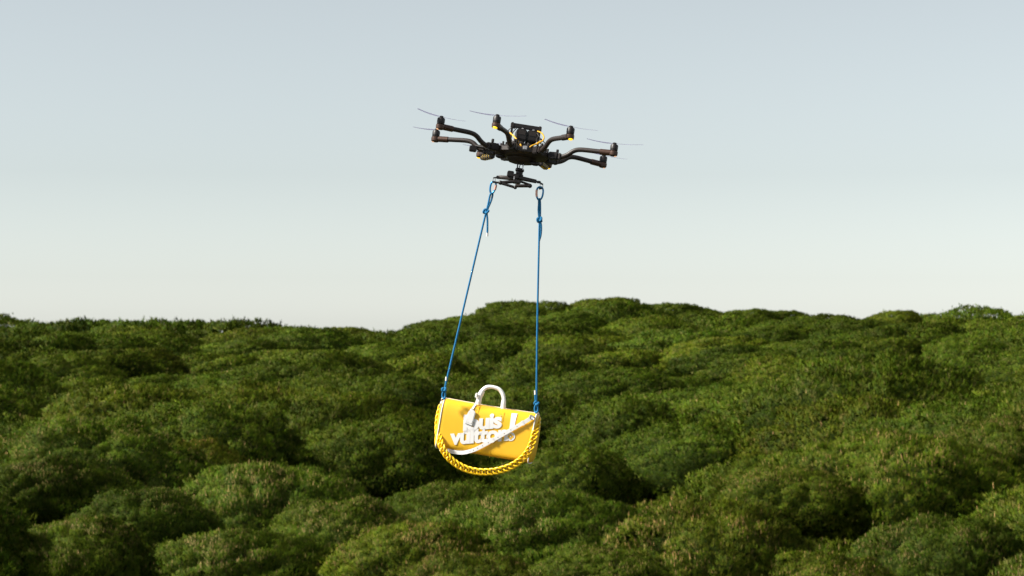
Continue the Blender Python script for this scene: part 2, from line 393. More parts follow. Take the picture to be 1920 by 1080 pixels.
# bare dead twigs sticking out of one skyline pine
for o in [o for o in col.objects if o.name.startswith('umbrella_pine') and abs(o.location.y-176) < 9 and abs(o.location.x/o.location.y+.179) < .012][:1]:
    rt = random.Random(8)
    for k in range(7):
        u0 = 288+k*5.0+rt.uniform(-2, 2); p0 = at(u0, 612, o.location.y-.5); p1 = at(u0+rt.uniform(-4, 5), 600+rt.uniform(-3, 4), o.location.y-.3); m_ = p0.lerp(p1, .6)
        MB().tube([q-o.location for q in (p0, m_+Vector((rt.uniform(-.1, .1), 0, 0)), p1)], [.035, .025, .012], 5).build('bare_twig', M_BARK, o)
        MB().tube([q-o.location for q in (m_, m_+Vector((rt.uniform(-.3, .3), 0, .22)))], [.022, .01], 5).build('bare_twig', M_BARK, o)

M_CARB = mat('carbon_black', (.026, .0175, .0145), .46, spec=.5, noise=.35, nscale=40)
M_BLACK = mat('black_plastic', (.0155, .012, .0115), .45, spec=.4)
M_BROWN = mat('anodised_mount', (.075, .040, .028), .38, metal=.4, noise=.2, nscale=60)
M_GREY = mat('grey_plastic', (.42, .42, .44), .5)
M_STEEL = mat('steel', (.62, .60, .58), .28, metal=1.)
M_CABY = mat('yellow_cable', (.80, .42, .02), .45)
M_TAPE = mat('yellow_tape', (.85, .55, .02), .5)
M_BLADE = mat('propeller_plastic', (.55, .55, .66), .4, spec=.5)
t_ = M_BLADE.node_tree; tb_ = t_.nodes.new('ShaderNodeBsdfTranslucent'); tb_.inputs[0].default_value = (.62, .62, .74, 1); mx_ = t_.nodes.new('ShaderNodeMixShader'); mx_.inputs[0].default_value = .65
t_.links.new(t_.nodes['Principled BSDF'].outputs[0], mx_.inputs[1]); t_.links.new(tb_.outputs[0], mx_.inputs[2]); t_.links.new(mx_.outputs[0], t_.nodes['Material Output'].inputs[0])
def lamp_mat(name, c, e):
    m = mat(name, c, .3); b = m.node_tree.nodes['Principled BSDF']
    b.inputs['Emission Color'].default_value = (*c, 1); b.inputs['Emission Strength'].default_value = e; return m
M_LEDY = lamp_mat('lit_yellow_lens', (1, .62, .02), .7)
M_LEDW = lamp_mat('lit_warm_lens', (.95, .52, .30), .45)

# ------------------------------------------------------------------ drone
DC = Vector((.0636, 12.4, 15.0733))
DR = Matrix.Rotation(math.radians(7.80), 3, 'Y') @ Matrix.Rotation(math.radians(-5.26), 3, 'X') @ Matrix.Rotation(math.radians(5.28), 3, 'Z')
drone = empty('drone', DC); drone.rotation_euler = DR.to_euler()
tag(drone, 'black eight-armed drone flying above the forest with its rotors out', 'drone')
DRI = DR.inverted()
def dl(u, v, dy=0.): return DRI @ (at(u, v, 12.4+dy)-DC)
# hub
b = MB(); o8 = lambda r, k: (r*math.cos(k*math.pi/4+math.pi/8), r*math.sin(k*math.pi/4+math.pi/8))
def oct_lathe(b, prof):
    rings = [[b.bm.verts.new((*o8(r, k), z)) for k in range(8)] for r, z in prof]
    for A, B in zip(rings[:-1], rings[1:]):
        for k in range(8): b.bm.faces.new((A[k], A[(k+1) % 8], B[(k+1) % 8], B[k]))
    b.bm.faces.new(rings[0][::-1]); b.bm.faces.new(rings[-1])
oct_lathe(b, [(.10, -.036), (.155, -.028), (.178, -.014), (.178, .010), (.165, .018), (.12, .022)])
hub = b.build('hub', M_CARB, drone, 25)
b = MB(); oct_lathe(b, [(.15, .0225), (.15, .0265)]); b.build('top_plate', M_BLACK, hub, 25)
b = MB(); oct_lathe(b, [(.05, -.066), (.075, -.063), (.095, -.048), (.10, -.0365)]); b.build('belly_cover', M_CARB, hub, 50)
for (u, v, sx) in ((938, 293, .034), (1003, 307, .04)):
    p = dl(u, v, -.06); MB().ball(p, .026, (1.25, 1, .55)).build('belly_pod', M_BLACK, hub)
for k in range(12):
    a = k*math.pi/6+.1; r = .165 if k % 2 else .14
    MB().lathe([(0, .040), (.006, .039), (.007, .030), (.006, .0175)], (r*math.cos(a), r*math.sin(a), 0), 10).build('bolt', M_BLACK, hub)
random.seed(3)
for k in range(26):       # small boards, connectors and brackets on the plate between the arms
    a = random.uniform(0, 6.283); r = random.uniform(.07, .15); h = random.uniform(.012, .034)
    b = MB(); b.box((r*math.cos(a), r*math.sin(a), .0265+h/2), (random.uniform(.012, .03), random.uniform(.012, .03), h), Matrix.Rotation(a, 3, 'Z'), .002)
    b.build('circuit_box', M_BLACK if k % 3 else M_CARB, hub)
b = MB(); b.box(dl(984.5, 277, -.165), (.026, .012, .024), None, .003); b.build('receiver_box', M_GREY, hub)
# arms
RM = .5835
def arm_xyz(k, r, z, t=0): a = math.radians(22.5+45*k); return Vector((r*math.cos(a)-t*math.sin(a), r*math.sin(a)+t*math.cos(a), z))
blade_ang = [24, 60, -50, -32, 28, -18, 196, -14]
def blade_bm(b, c, ang, tiltz):
    N = 14; rows = []
    for i in range(N+1):
        t = i/N; r = .010+.165*t
        ch = .010+.016*math.sin(min(1, t*3)*math.pi/2)*(1-.62*t); tw = math.radians(9-5*t); off = -.004*math.sin(t*math.pi)
        row = []
        for q, th in ((-.5, 0), (-.15, .0019), (.2, .0016), (.5, 0), (.2, -.0009), (-.15, -.0009)):
            yy = q*ch+off; zz = th*(1-.5*t); row.append((r, yy*math.cos(tw)-zz*math.sin(tw), yy*math.sin(tw)+zz*math.cos(tw)+.012*t*t))
        rows.append(row)
    Rz = Matrix.Rotation(ang, 3, 'Z')
    R_ = [[b.bm.verts.new(Vector(c)+Rz@Vector(p)) for p in row] for row in rows]
    for A, B in zip(R_[:-1], R_[1:]):
        for q in range(6): b.bm.faces.new((A[q], A[(q+1) % 6], B[(q+1) % 6], B[q]))
    b.bm.faces.new(R_[0]); b.bm.faces.new(R_[-1][::-1])
for k in range(8):
    path = bez([arm_xyz(k, r, z) for r, z in ((.13, -.004), (.20, -.004), (.252, -.004), (.292, .012), (.330, .040), (.372, .051), (.46, .050), (RM-.006, .046))], 6)
    arm = MB().tube(path, .0150, 14).build('arm', M_CARB, drone)
    rot = Matrix.Rotation(math.radians(22.5+45*k), 3, 'Z')
    b = MB(); b.box(arm_xyz(k, .205, -.002), (.060, .050, .046), rot, .005); b.build('hinge', M_BLACK, arm)
    b = MB(); b.box(arm_xyz(k, .245, -.003), (.022, .042, .042), rot, .006); b.build('clamp', M_CARB, arm)
    MB().lathe([(0, .026), (.008, .025), (.009, .010), (.006, 0)], arm_xyz(k, .222, .018, .014), 12).build('latch_knob', M_BLACK, arm)
    MB().tube([arm_xyz(k, RM-.085, .0482), arm_xyz(k, RM-.02, .0472)], .0188, 14).build('arm_sleeve', M_BROWN if k in (0, 7, 3, 4) else M_CARB, arm)
    c = arm_xyz(k, RM, 0)
    MB().lathe([(0, .026), (.018, .027), (.0255, .033), (.027, .046), (.0265, .056), (.020, .060), (0, .060)], c, 22).build('motor_mount', M_BROWN, arm)
    MB().lathe([(0, .059), (.022, .0595), (.024, .063), (.024, .0665), (.0215, .0675), (.0215, .070), (.0242, .071), (.0242, .092), (.021, .099), (.010, .101), (0, .101)], c, 24).build('motor', M_BLACK, arm)
    MB().lathe([(0, .1005), (.012, .1005), (.013, .108), (.009, .112), (0, .113)], c, 16).build('propeller_hub', M_BLACK, arm)
    led = M_LEDY if k in (5, 6, 1, 2) else M_LEDW
    q = arm_xyz(k, RM+.013, .0285); big = k in (5, 6, 1, 2)
    MB().ball(q, .0145 if big else .009, (1, 1, .55)).build('status_light', led, arm)
    for s in (0, 1):
        b = MB(); blade_bm(b, c+Vector((0, 0, .1065)), math.radians(blade_ang[k]+180*s), 0); b.build('propeller_blade', M_BLADE, arm, 60)
    if k in (1, 2):
        hb = MB(); hb.box(arm_xyz(k, .475, .021), (.150, .036, .030), rot, .006); hb.build('light_housing', M_BLACK, arm)
        for j in range(4):
            b = MB(); b.box(arm_xyz(k, .425+.030*j, .0205), (.013, .0385, .0325), rot @ Matrix.Rotation(.35, 3, 'X'), .005); b.build('warning_stripe', M_TAPE, arm)
# battery pair, carrying frame, cables
for u0, u1 in ((967.5, 986.5), (988.0, 1007)):
    p0, p1 = dl(u0, 252.5 + (u0-967)*.137, -.02), dl(u1, 252.5 + (u1-967)*.137, -.02)
    c = (p0+p1)/2
    bt = MB(); bt.box((c.x, 0, c.z), (p1.x-p0.x, .150, .072), None, .007); bt = bt.build('battery', M_BLACK, drone)
    MB().box((c.x, -.0755, c.z+.012), ((p1.x-p0.x)*.7, .003, .030), None, .001).build('battery_label', M_CARB, bt)
    MB().box((c.x, -.0765, c.z+.035), (.012, .006, .006), None, .001).build('battery_catch', M_GREY, bt)
pL, pR = dl(961, 234), dl(1013, 241.5)
zt = (pL.z+pR.z)/2
fr = MB(); fr.box(((pL.x+pR.x)/2, 0, zt), (pR.x-pL.x+.006, .03, .027), None, .004); fr = fr.build('carry_handle', M_BLACK, drone)
for x in (pL.x, pR.x):
    b = MB(); b.box((x, 0, (zt+.02)/2), (.013, .026, zt-.02), None, .003); b.build('handle_post', M_BLACK, fr)
    b = MB(); b.box((x, 0, zt), (.020, .034, .034), None, .004); b.build('corner_bracket', M_CARB, fr)
b = MB(); b.box(((pL.x+pR.x)/2, 0, .042), (.115, .14, .022), None, .006); b.build('battery_tray', M_CARB, drone)
def cable(pts, r, m, dy): MB().tube(bez([dl(u, v, d) for (u, v), d in zip(pts, dy)], 7), r, 8).build('cable', m, drone)
cable([(956, 249), (962, 254), (970, 263), (976, 271), (978.5, 278)], .0050, M_CABY, [-.05, -.09, -.12, -.15, -.15])
cable([(1008, 246), (1016, 250), (1020, 258), (1016, 265), (1008, 269), (996, 274), (990.5, 280)], .0045, M_CABY, [-.05, -.07, -.09, -.10, -.12, -.14, -.14])
cable([(1015, 265.3), (1007, 269.5)], .0068, M_CABY, [-.105, -.125])
cable([(966, 241), (958, 240), (953, 246), (956, 254)], .0028, M_BLACK, [-.06, -.06, -.05, -.03])
cable([(969, 240), (962, 248), (958, 258), (962, 268)], .0030, M_BLACK, [-.06, -.08, -.08, -.08])
cable([(1007, 250), (1012, 258), (1018, 264), (1025, 273)], .0030, M_BLACK, [-.06, -.08, -.08, -.06])
cable([(1008, 256), (1006, 264), (1014, 262), (1013, 270)], .0034, M_BLACK, [-.07, -.10, -.08, -.06])
cable([(962, 262), (968, 268), (972, 275)], .0040, M_GREY, [-.08, -.12, -.13])
b = MB(); b.box(dl(887, 279, .05), (.046, .05, .034), None, .004); b.build('sensor_box', M_BLACK, hub)
MB().tube([dl(892, 274, .05), dl(915, 277, .02)], .012, 10).build('sensor_arm', M_BLACK, hub)
# payload mount below the hub
top_ = dl(976.5, 297); bot_ = dl(974.5, 319)
mount = MB()
mount.lathe([(0, .010), (.024, .010), (.028, .004), (.028, -.006), (.022, -.012), (.022, -.026), (.027, -.030), (.027, -.040), (.018, -.046), (0, -.046)], bot_, 22)
mount = mount.build('payload_mount', M_BLACK, drone)
for dx in (-1, 1):
    for dy in (-1, 1):
        pt = Vector((top_.x+dx*.017, dy*.017, top_.z+.012)); pb = Vector((bot_.x+dx*.017, dy*.017, bot_.z))
        MB().tube([pt, pb], .0027, 8).build('rod', M_STEEL if dx > 0 else M_BLACK, mount)
        MB().ball(pt.lerp(pb, .55), .0048).build('rod_joint', M_BLACK, mount)
MB().tube(bez([dl(979, 298), dl(976, 307, -.01), dl(972, 318)], 6), .003, 6).build('wire', M_BLACK, mount)
def barpart(name, pts, rad, m=M_BLACK, dy=0): return MB().tube([dl(u, v, dy) for u, v in pts], rad, 12).build(name, m, mount)
b = MB(); b.box(dl(957, 326.5, -.02), (.040, .05, .036), None, .004); b.build('servo', M_BLACK, mount)
b = MB(); b.box(dl(967, 331, -.03), (.034, .05, .028), None, .004); b.build('servo', M_CARB, mount)
b = MB(); b.box(dl(964, 333.5, -.056), (.007, .004, .020), None, .001); b.build('bracket', M_GREY, mount)
def beam(p, q, w0, w1, th, name):
    p, q = Vector(p), Vector(q); n = Vector((0, 0, 1)); s_ = Vector((0, 1, 0))
    b = MB(); V = [[b.bm.verts.new(c+s_*w*sy*.5+n*th*sz*.5) for sy, sz in ((-1, -1), (1, -1), (1, 1), (-1, 1))] for c, w in ((p, w0), (q, w1))]
    for i in range(4): b.bm.faces.new((V[0][i], V[0][(i+1) % 4], V[1][(i+1) % 4], V[1][i]))
    b.bm.faces.new(V[0][::-1]); b.bm.faces.new(V[1])
    bmesh.ops.bevel(b.bm, geom=b.bm.edges[:], offset=.003, segments=1, affect='EDGES')
    return b.build(name, M_CARB, mount)
beam(dl(969, 335), dl(934, 332), .05, .022, .022, 'spreader_arm')
beam(dl(971, 333), dl(1006, 340.5), .05, .022, .022, 'spreader_arm')
b = MB(); b.box(dl(934, 332.5), (.024, .026, .018), None, .003); b.build('end_block', M_BLACK, mount)
b = MB(); b.box(dl(1010, 341.5), (.026, .024, .014), None, .003); b.build('end_block', M_BLACK, mount)
barpart('end_link', [(934, 332.5), (925, 333.5)], .0045); barpart('end_link', [(1010, 341.5), (1018, 346)], .0055)
barpart('shackle_pin', [(925, 332.5), (923.5, 341)], .0028, M_STEEL); barpart('shackle_pin', [(928.5, 333.5), (928.5, 341.5)], .0028, M_STEEL)
barpart('shackle_pin', [(1013, 344), (1012.5, 352)], .003, M_STEEL); barpart('shackle_pin', [(1018, 345.5), (1017, 354)], .0035, M_STEEL)
barpart('shackle_bar', [(923, 341), (938, 343)], .0062, M_BLACK, -.004); barpart('shackle_bar', [(1010.5, 354), (1018, 352.5)], .006, M_BLACK)
barpart('strut', [(938, 342.5), (967, 340)], .0105, M_BLACK, -.03); MB().ball(dl(938.5, 342.5, -.03), .0145).build('strut_end', M_BLACK, mount)
barpart('strut', [(941, 344), (966, 351.5)], .0085, M_BLACK, -.045); MB().ball(dl(966, 351.5, -.045), .012).build('strut_end', M_BLACK, mount)
barpart('strut', [(966, 348.5), (994, 348.5)], .0105, M_CARB, -.05); MB().ball(dl(993.5, 348.5, -.05), .0145).build('strut_end', M_BLACK, mount)
barpart('strut', [(969, 338), (995, 347)], .007, M_BLACK, -.02)
b = MB(); b.box(dl(969, 341, -.025), (.05, .06, .02), None, .004); b.build('base_block', M_CARB, mount)

# ------------------------------------------------------------------ carabiners and ropes
M_ROPE = mat('blue_rope', (.009, .155, .34), .7, spec=.3, noise=.25, nscale=220, bump=.6, bscale=500)
M_BLUEM = mat('blue_anodised', (.012, .20, .44), .3, metal=.55)
M_COPPER = mat('copper_gate', (.62, .33, .26), .35, metal=.6)
M_WTIP = mat('white_whipping', (.80, .76, .72), .6)
def ring_path(c0, c1, wd, n=28, flat=.55):
    """closed pear loop between two world points in the picture plane's upright plane"""
    ax_ = (c1-c0); L_ = ax_.length; ax_.normalize(); sd_ = ax_.cross(Vector((0, 1, 0))).normalized(); out = []
    for i in range(n):
        a = 2*math.pi*i/n; out.append((c0+c1)/2 + ax_*(L_/2)*math.copysign(abs(math.cos(a))**.8, math.cos(a)) + sd_*(wd/2)*math.sin(a)*(1-.22*math.cos(a)))
    return out
def carabiner(t, bt_, wd, gate_side, label):
    c0, c1 = at(*t, 12.4), at(*bt_, 12.4); base = (c0+c1)/2
    root = empty('carabiner', base); tag(root, label, 'carabiner', 'carabiners under the drone')
    P = [p-base for p in ring_path(c0, c1, wd)]; n = len(P)
    half = [i for i in range(n) if (P[i].cross(c1-c0)).y*gate_side > 0]
    gate = [P[i] for i in range(n) if (P[i].x - 0)*gate_side > wd*.28 and abs(P[i].dot((c1-c0).normalized())) < (c1-c0).length*.33]
    gate.sort(key=lambda p: p.z)
    MB().tube(P, .0058, 10, closed=True).build('body', M_BLUEM, root)
    MB().tube([p*1.01 for p in gate], .0074, 10).build('gate', M_COPPER, root)
carabiner((926.5, 340.5), (921.5, 363), .032, 1, 'blue carabiner with copper gate holding the slanting rope to the drone')
carabiner((1013, 350.5), (1011, 375), .040, -1, 'blue carabiner with copper gate holding the upright rope to the drone')
def knot(c, r, ax_, rad):
    ax_ = Vector(ax_).normalized(); u = ax_.orthogonal().normalized(); v = ax_.cross(u); pts = []
    for i in range(72):
        t = 2*math.pi*i/72
        pts.append(c + u*r*(math.sin(t)+1.6*math.sin(2*t))*.42 + v*r*(math.cos(t)-1.6*math.cos(2*t))*.42 - ax_*r*1.2*math.sin(3*t)*.6)
    return pts
RR = .0066
def rope(label, parts, knots, tips):
    base = at(*parts[0][0][:2], 12.4)
    root = empty('rope', base); tag(root, label, 'rope', 'ropes carrying the bag')
    for j, pr in enumerate(parts):
        P = [at(p[0], p[1], 12.4+(p[2] if len(p) > 2 else 0))-base for p in pr]
        MB().tube(bez(P, 7) if len(P) > 2 else P, RR*.92, 10).build('strand' if j else 'main_line', M_ROPE, root)
    for (u, v, r, sl) in knots:
        MB().tube(knot(at(u, v, 12.4)-base, r*.72, (sl, .25, 1), RR), RR*1.05, 8, closed=True).build('knot', M_ROPE, root)
        MB().ball(at(u, v, 12.4)-base, r*.62).build('knot_core', M_ROPE, root)
    for a, b_ in tips:
        MB().tube([at(*a, 12.4)-base, at(*b_, 12.4)-base], RR*1.0, 10).build('whipped_end', M_WTIP, root)
rope('blue rope slanting from the drone down to the bag corner beside the luggage tag',
     [[(911.5, 397), (833.5, 730)],
      [(911.5, 397), (915, 384), (917.5, 372), (919.8, 364, -.006), (922.5, 362.5, -.008), (923.6, 365.5), (921, 376), (916, 388), (912, 397)],
      [(912, 396), (913.8, 410), (914, 425), (913.8, 436.5)],
      [(833, 730), (830, 737), (829.5, 744), (832, 748, -.012), (834.5, 744), (834.5, 737), (833, 730)],
      [(833.5, 730), (835.5, 722), (836.5, 714)]],
     [(911.5, 397, .0205, .35), (833, 730.5, .0160, -.3)], [((913.8, 436.5), (913.7, 443)), ((836.5, 714), (837.2, 706.5))])
rope('blue rope hanging straight from the drone to the bag end with the strap clasp',
     [[(1011.5, 412), (1007.6, 600), (1005.8, 755)],
      [(1011, 412), (1009.6, 395), (1010.2, 382), (1010.4, 374.5, -.008), (1012, 373.4, -.01), (1012.8, 380), (1013, 395), (1012.5, 412)],
      [(1012.5, 412), (1014.8, 424), (1014, 440), (1010.8, 452)],
      [(1006, 756), (1003, 763), (1003, 771), (1005.5, 774, -.012), (1008, 770), (1008, 763), (1006, 756)],
      [(1005, 756), (1004, 748), (1003.6, 740)]],
     [(1012, 412, .0205, -.35), (1006, 756.5, .0160, .4)], [((1003.6, 740), (1003.4, 732))])

# ------------------------------------------------------------------ bag
M_LEATHER = mat('yellow_leather', (.88, .495, .022), .42, spec=.45, noise=.05, nscale=9, bump=.25, bscale=260)
M_LEATHER2 = mat('yellow_leather_trim', (.88, .51, .022), .4, spec=.45, bump=.2, bscale=260)
M_WHITE = mat('white_leather', (.82, .80, .78), .42, spec=.4, noise=.03, nscale=30, bump=.2, bscale=240)
M_PRINT = mat('white_print', (.82, .80, .785), .55, spec=.3)
M_PRINT2 = mat('grey_white_print', (.70, .67, .65), .55, spec=.3)
M_CHAIN = mat('yellow_chain_plastic', (.88, .55, .010), .33, spec=.5)
M_HOLE = mat('punched_hole', (.22, .16, .13), .8)
M_ZIP = mat('zip_tape', (.78, .72, .66), .6, noise=.15, nscale=120)
BW, BA, BB = .585, .118, .158            # length between pipings, half depth, half height
BC = at(915, 807.5, 12.52)
BR = Matrix.Rotation(math.radians(9.4), 3, 'Y') @ Matrix.Rotation(math.radians(-2.0), 3, 'X') @ Matrix.Rotation(math.radians(-7.5), 3, 'Z')
bag = empty('duffel_bag', BC); bag.rotation_euler = BR.to_euler()
tag(bag, 'yellow leather duffel bag with white lettering hanging from two blue ropes', 'bag')
BRI = BR.inverted()
def front_y(z):
    q = min(1, abs(z)/BB); n_ = 3.6 if z > 0 else 9.0
    return -BA*(max(0, 1-q**n_))**(1/n_)
def face_y(x, z):
    q = min(1, abs(z)/BB); n_ = 3.6 if z > 0 else 9.0; t = math.pi-math.asin(math.copysign(q**(n_/2), z))
    return front_y(z)*(1 + .010*math.sin(3*t+x*14) + .012*math.cos(2*x/BW*1.4)*abs(math.cos(t)))
def bl(u, v, y=None):
    """bag-local point: ray through pixel meets the bag's front (or a given local y plane)"""
    yl = -BA if y is None else y
    for _ in range(8):
        o = BRI @ (Vector((0, 0, CAMZ))-BC); d = BRI @ (at(u, v, 12.4)-Vector((0, 0, CAMZ)))
        t = (yl-o.y)/d.y; p = o+d*t
        if y is None: yl = front_y(max(-BB*.97, min(BB*.97, p.z)))
    return p
def prof(t):
    c, s_ = math.cos(t), math.sin(t); n_ = 3.6 if s_ > 0 else 9.0
    return math.copysign(abs(c)**(2/n_), c)*BA, math.copysign(abs(s_)**(2/n_), s_)*BB
NS = 72
def xform(x, sc):
    sag = -.004*(1-(2*x/BW)**2) if abs(x) < BW/2 else 0
    return sag
def ring_at(x, sc=1., k=0):
    out = []
    for i in range(NS):
        t = 2*math.pi*i/NS; y_, z_ = prof(t)
        w_ = 1 + .010*math.sin(3*t+x*14) + .012*math.cos(2*x/BW*1.4)*(abs(math.cos(t)))
        out.append(Vector((x, y_*sc*w_, z_*sc*(1+.0*x) + xform(x, sc)*(1 if z_ > 0 else -.8))))
    return out
b = MB(); rows = []
N = 40
for j in range(N+1):
    x = -BW/2 + BW*j/N; e = min(1, (BW/2-abs(x))/.012); rows.append(ring_at(x, .985+.015*math.sin(e*math.pi/2)))
R_ = [[b.bm.verts.new(p) for p in r] for r in rows]
for A, B in zip(R_[:-1], R_[1:]):
    for k in range(NS): b.bm.faces.new((A[k], A[(k+1) % NS], B[(k+1) % NS], B[k]))
body = b.build('body', M_LEATHER, bag, 60)
for sgn in (-1, 1):
    b = MB(); rr = []
    for j in range(9):
        s_ = 1-(j/8)**1.6 if j < 8 else 0.02
        rr.append([b.bm.verts.new(p) for p in ring_at(sgn*(BW/2 + .030*math.sqrt(max(0, 1-s_**2.2))), s_*.985)])
    for A, B in zip(rr[:-1], rr[1:]):
        for k in range(NS): b.bm.faces.new((A[k], A[(k+1) % NS], B[(k+1) % NS], B[k]))
    b.bm.faces.new(rr[-1]); b.build('end_panel', M_LEATHER2, bag, 60)
    MB().tube([p*1.0 for p in ring_at(sgn*(BW/2+.001), 1.0)], .0036, 8, closed=True).build('piping', M_WHITE, bag)
# seams of the front: stitched base panel and centre pleats
for (u0, v0, u1, v1) in ((876.5, 800, 874.5, 849), (920.5, 822, 918, 858)):
    P = [bl(u0+(u1-u0)*i/8, v0+(v1-v0)*i/8)+Vector((0, -.0008, 0)) for i in range(9)]
    MB().tube(P, .0012, 6).build('seam', M_LEATHER2, bag)
# zip along the top
zp = [Vector((x, 0, BB+xform(x, 1)+.001)) for x in np.linspace(-BW/2+.01, BW/2-.01, 30)]
b = MB()
for i in range(29):
    p, q = zp[i], zp[i+1]; b.box((p+q)/2, ((q-p).length*.99, .022, .006))
b.build('zip', M_ZIP, bag)
pz = bl(917, 767, -.03)
b = MB(); b.box(pz+Vector((0, -.006, .0)), (.026, .008, .016), Matrix.Rotation(.5, 3, 'Y'), .003); b.build('zip_puller', M_WHITE, bag)
pz2 = bl(922, 765.5, -.02); b = MB(); b.box(pz2, (.016, .014, .012), None, .003); b.build('zip_slider', M_WHITE, bag)
# handles
def handle(yb, first):
    A = bl(896.2, 757, yb); B = bl(942.8, 769, yb)
    ap = bl(921.5, 725.5, yb)
    hgt = ap.z - (A.z+B.z)/2; mid = (A+B)/2; hw = (B.x-A.x)/2
    pts = []
    for i in range(41):
        t = math.pi*i/40; c, s_ = math.cos(t), math.sin(t)
        pts.append(Vector((mid.x - hw*math.copysign(abs(c)**.78, c), yb*(1-.5*s_), A.z*(1-i/40)+B.z*i/40 + hgt*abs(s_)**.72)))
    h = MB().tube(pts, [.0108+.0010*math.sin(math.pi*i/40) for i in range(41)], 14).build('handle', M_WHITE, bag)
    for e, q in ((0, 1), (40, -1)):
        p0, p1 = pts[e], pts[e+q*5]
        MB().tube([p0-Vector((0, 0, .012)), p0.lerp(p1, .35), p0.lerp(p1, .75), p1], [.0180, .0170, .0150, .0128], 14).build('handle_chape', M_WHITE, h)
        b = MB(); b.box(p0-Vector((0, 0, .016)), (.046, .030, .012), None, .004); b.build('handle_base', M_LEATHER2, h)
        # tab stitched down the face
        sg = -1 if yb < 0 else 1
        b = MB(); L_ = []
        for i in range(9):
            z_ = p0.z-.012 - .060*i/8; yy = front_y(min(z_, BB*.995))*(-sg)
            L_.append([b.bm.verts.new((p0.x+sx*.021, (yy+sg*(.0022 if o else -.004)), z_)) for sx, o in ((-1, 0), (-1, 1), (1, 1), (1, 0))])
        for C_, D_ in zip(L_[:-1], L_[1:]):
            for i in range(4): b.bm.faces.new((C_[i], C_[(i+1) % 4], D_[(i+1) % 4], D_[i]))
        b.bm.faces.new(L_[0]); b.bm.faces.new(L_[-1][::-1]); b.build('handle_tab', M_LEATHER2, h)
        zr = p0.z-.038; MB().ball((p0.x+.004, front_y(zr)*(-sg)+sg*.004, zr), .0038, (1, .6, 1)).build('rivet', M_STEEL, h)
    return h, pts
h1, hp = handle(-.040, True)
handle(.040, False)
# strap loop on the handle and luggage tag
k0, k1 = hp[3], hp[8]
MB().tube([k0, k0.lerp(k1, .5), k1], [.0165, .0180, .0165], 14).build('tag_collar', M_WHITE, bag)
b = MB(); b.box(bl(893.5, 741.5, -.055), (.018, .012, .034), None, .005); b.build('tag_buckle', M_WHITE, bag)
s0, s1 = bl(895.5, 753, -.068), bl(884.5, 769)+Vector((0, -.010, 0))
b = MB(); d_ = (s1-s0); b.box((s0+s1)/2, (.016, .004, d_.length), d_.to_track_quat('Z', 'Y').to_matrix(), .001); b.build('tag_strap', M_WHITE, bag)
MB().ball(s1, .009).build('tag_rivet', M_STEEL, bag)
def outline_tag(): 
    px = [(871.0, 792.5), (872.5, 788), (875, 781), (877.3, 774), (879.4, 770.3), (882.5, 768.2), (886, 768), (889.3, 769.8), (891, 772.8), (891.2, 776.5), (889.8, 782), (888, 788), (886, 794), (884.5, 797.8)]
    return [bl(u, v, -BA-.006) for u, v in px]
tg = MB().slab(outline_tag(), (0, -1, 0), .006).build('luggage_tag', M_WHITE, bag)
cen = sum(outline_tag(), Vector())/14
MB().slab([cen+(p-cen)*.80+Vector((0, -.0062, 0)) for p in outline_tag()], (0, -1, 0), .0012).build('tag_window', M_PRINT, tg)
# end tabs, rings and clasps
for sgn, (ru, rv), (tu, tv) in ((-1, (831.5, 749.5), (827.5, 760)), (1, (1006, 776.5), (1006.5, 785))):
    p = bl(tu, tv, -.012); q = bl(ru, rv, -.012)
    tb = MB(); tb.box(p, (.020, .040, .064), Matrix.Rotation(-.10*sgn, 3, 'Y'), .008); tb = tb.build('end_tab', M_WHITE, bag)
    b = MB(); b.box(p+Vector((sgn*.002, -.021, -.004)), (.009, .006, .034), Matrix.Rotation(-.10*sgn, 3, 'Y'), .002); b.build('clasp', M_STEEL, tb)
    rg_ = [q+Vector((.013*math.cos(a), 0, .015*math.sin(a))) for a in [2*math.pi*i/20 for i in range(20)]]
    MB().tube(rg_, .0032, 8, closed=True).build('ring', M_STEEL, tb)
# lettering: words laid on the face, baseline and width measured on the photograph
def word(txt, p0, p1, xh, name, m, off=.028, lift=.0012, shear=.12):
    cu = bpy.data.curves.new(name, 'FONT'); cu.body = txt; cu.size = 1; cu.offset = off; cu.shear = shear; cu.extrude = .004; cu.resolution_u = 5; cu.space_character = .93
    ob = bpy.data.objects.new(name, cu); col.objects.link(ob); bpy.context.view_layer.update()
    me = bpy.data.meshes.new_from_object(ob.evaluated_get(bpy.context.evaluated_depsgraph_get())); bpy.data.objects.remove(ob)
    bm = bmesh.new(); bm.from_mesh(me)
    bmesh.ops.subdivide_edges(bm, edges=[e for e in bm.edges if e.calc_length() > .12], cuts=3, use_grid_fill=False)
    bmesh.ops.triangulate(bm, faces=bm.faces[:])
    co = np.array([v.co[:] for v in bm.verts]); x0, x1 = co[:, 0].min(), co[:, 0].max()
    P0, P1 = bl(*p0), bl(*p1); ex = Vector((P1.x-P0.x, P1.z-P0.z)); W_ = ex.length; ex.normalize(); ez = Vector((-ex.y, ex.x))
    sx = W_/(x1-x0); sy = (xh/301.)/.52
    for v in bm.verts:
        a = (v.co.x-x0)*sx; c = v.co.y*sy
        X = P0.x+ex.x*a+ez.x*c; Z = P0.z+ex.y*a+ez.y*c
        v.co = Vector((X, face_y(X, Z) - lift - v.co.z*.12, Z))
    for f in bm.faces: f.smooth = abs(f.normal.y) > .6
    me2 = bpy.data.meshes.new(name); bm.to_mesh(me2); bm.free()
    return link(name, me2, bag, m)
word('lo', (868.5, 812.5), (897, 810), 19, 'lettering', M_PRINT2, .05, .0014)
word('louis', (868.0, 806.5), (942.0, 800.8), 20.5, 'lettering', M_PRINT, .042, .0026)
word('vuitton', (845.5, 832.6), (953.5, 824.6), 20.5, 'lettering', M_PRINT, .042, .0026)
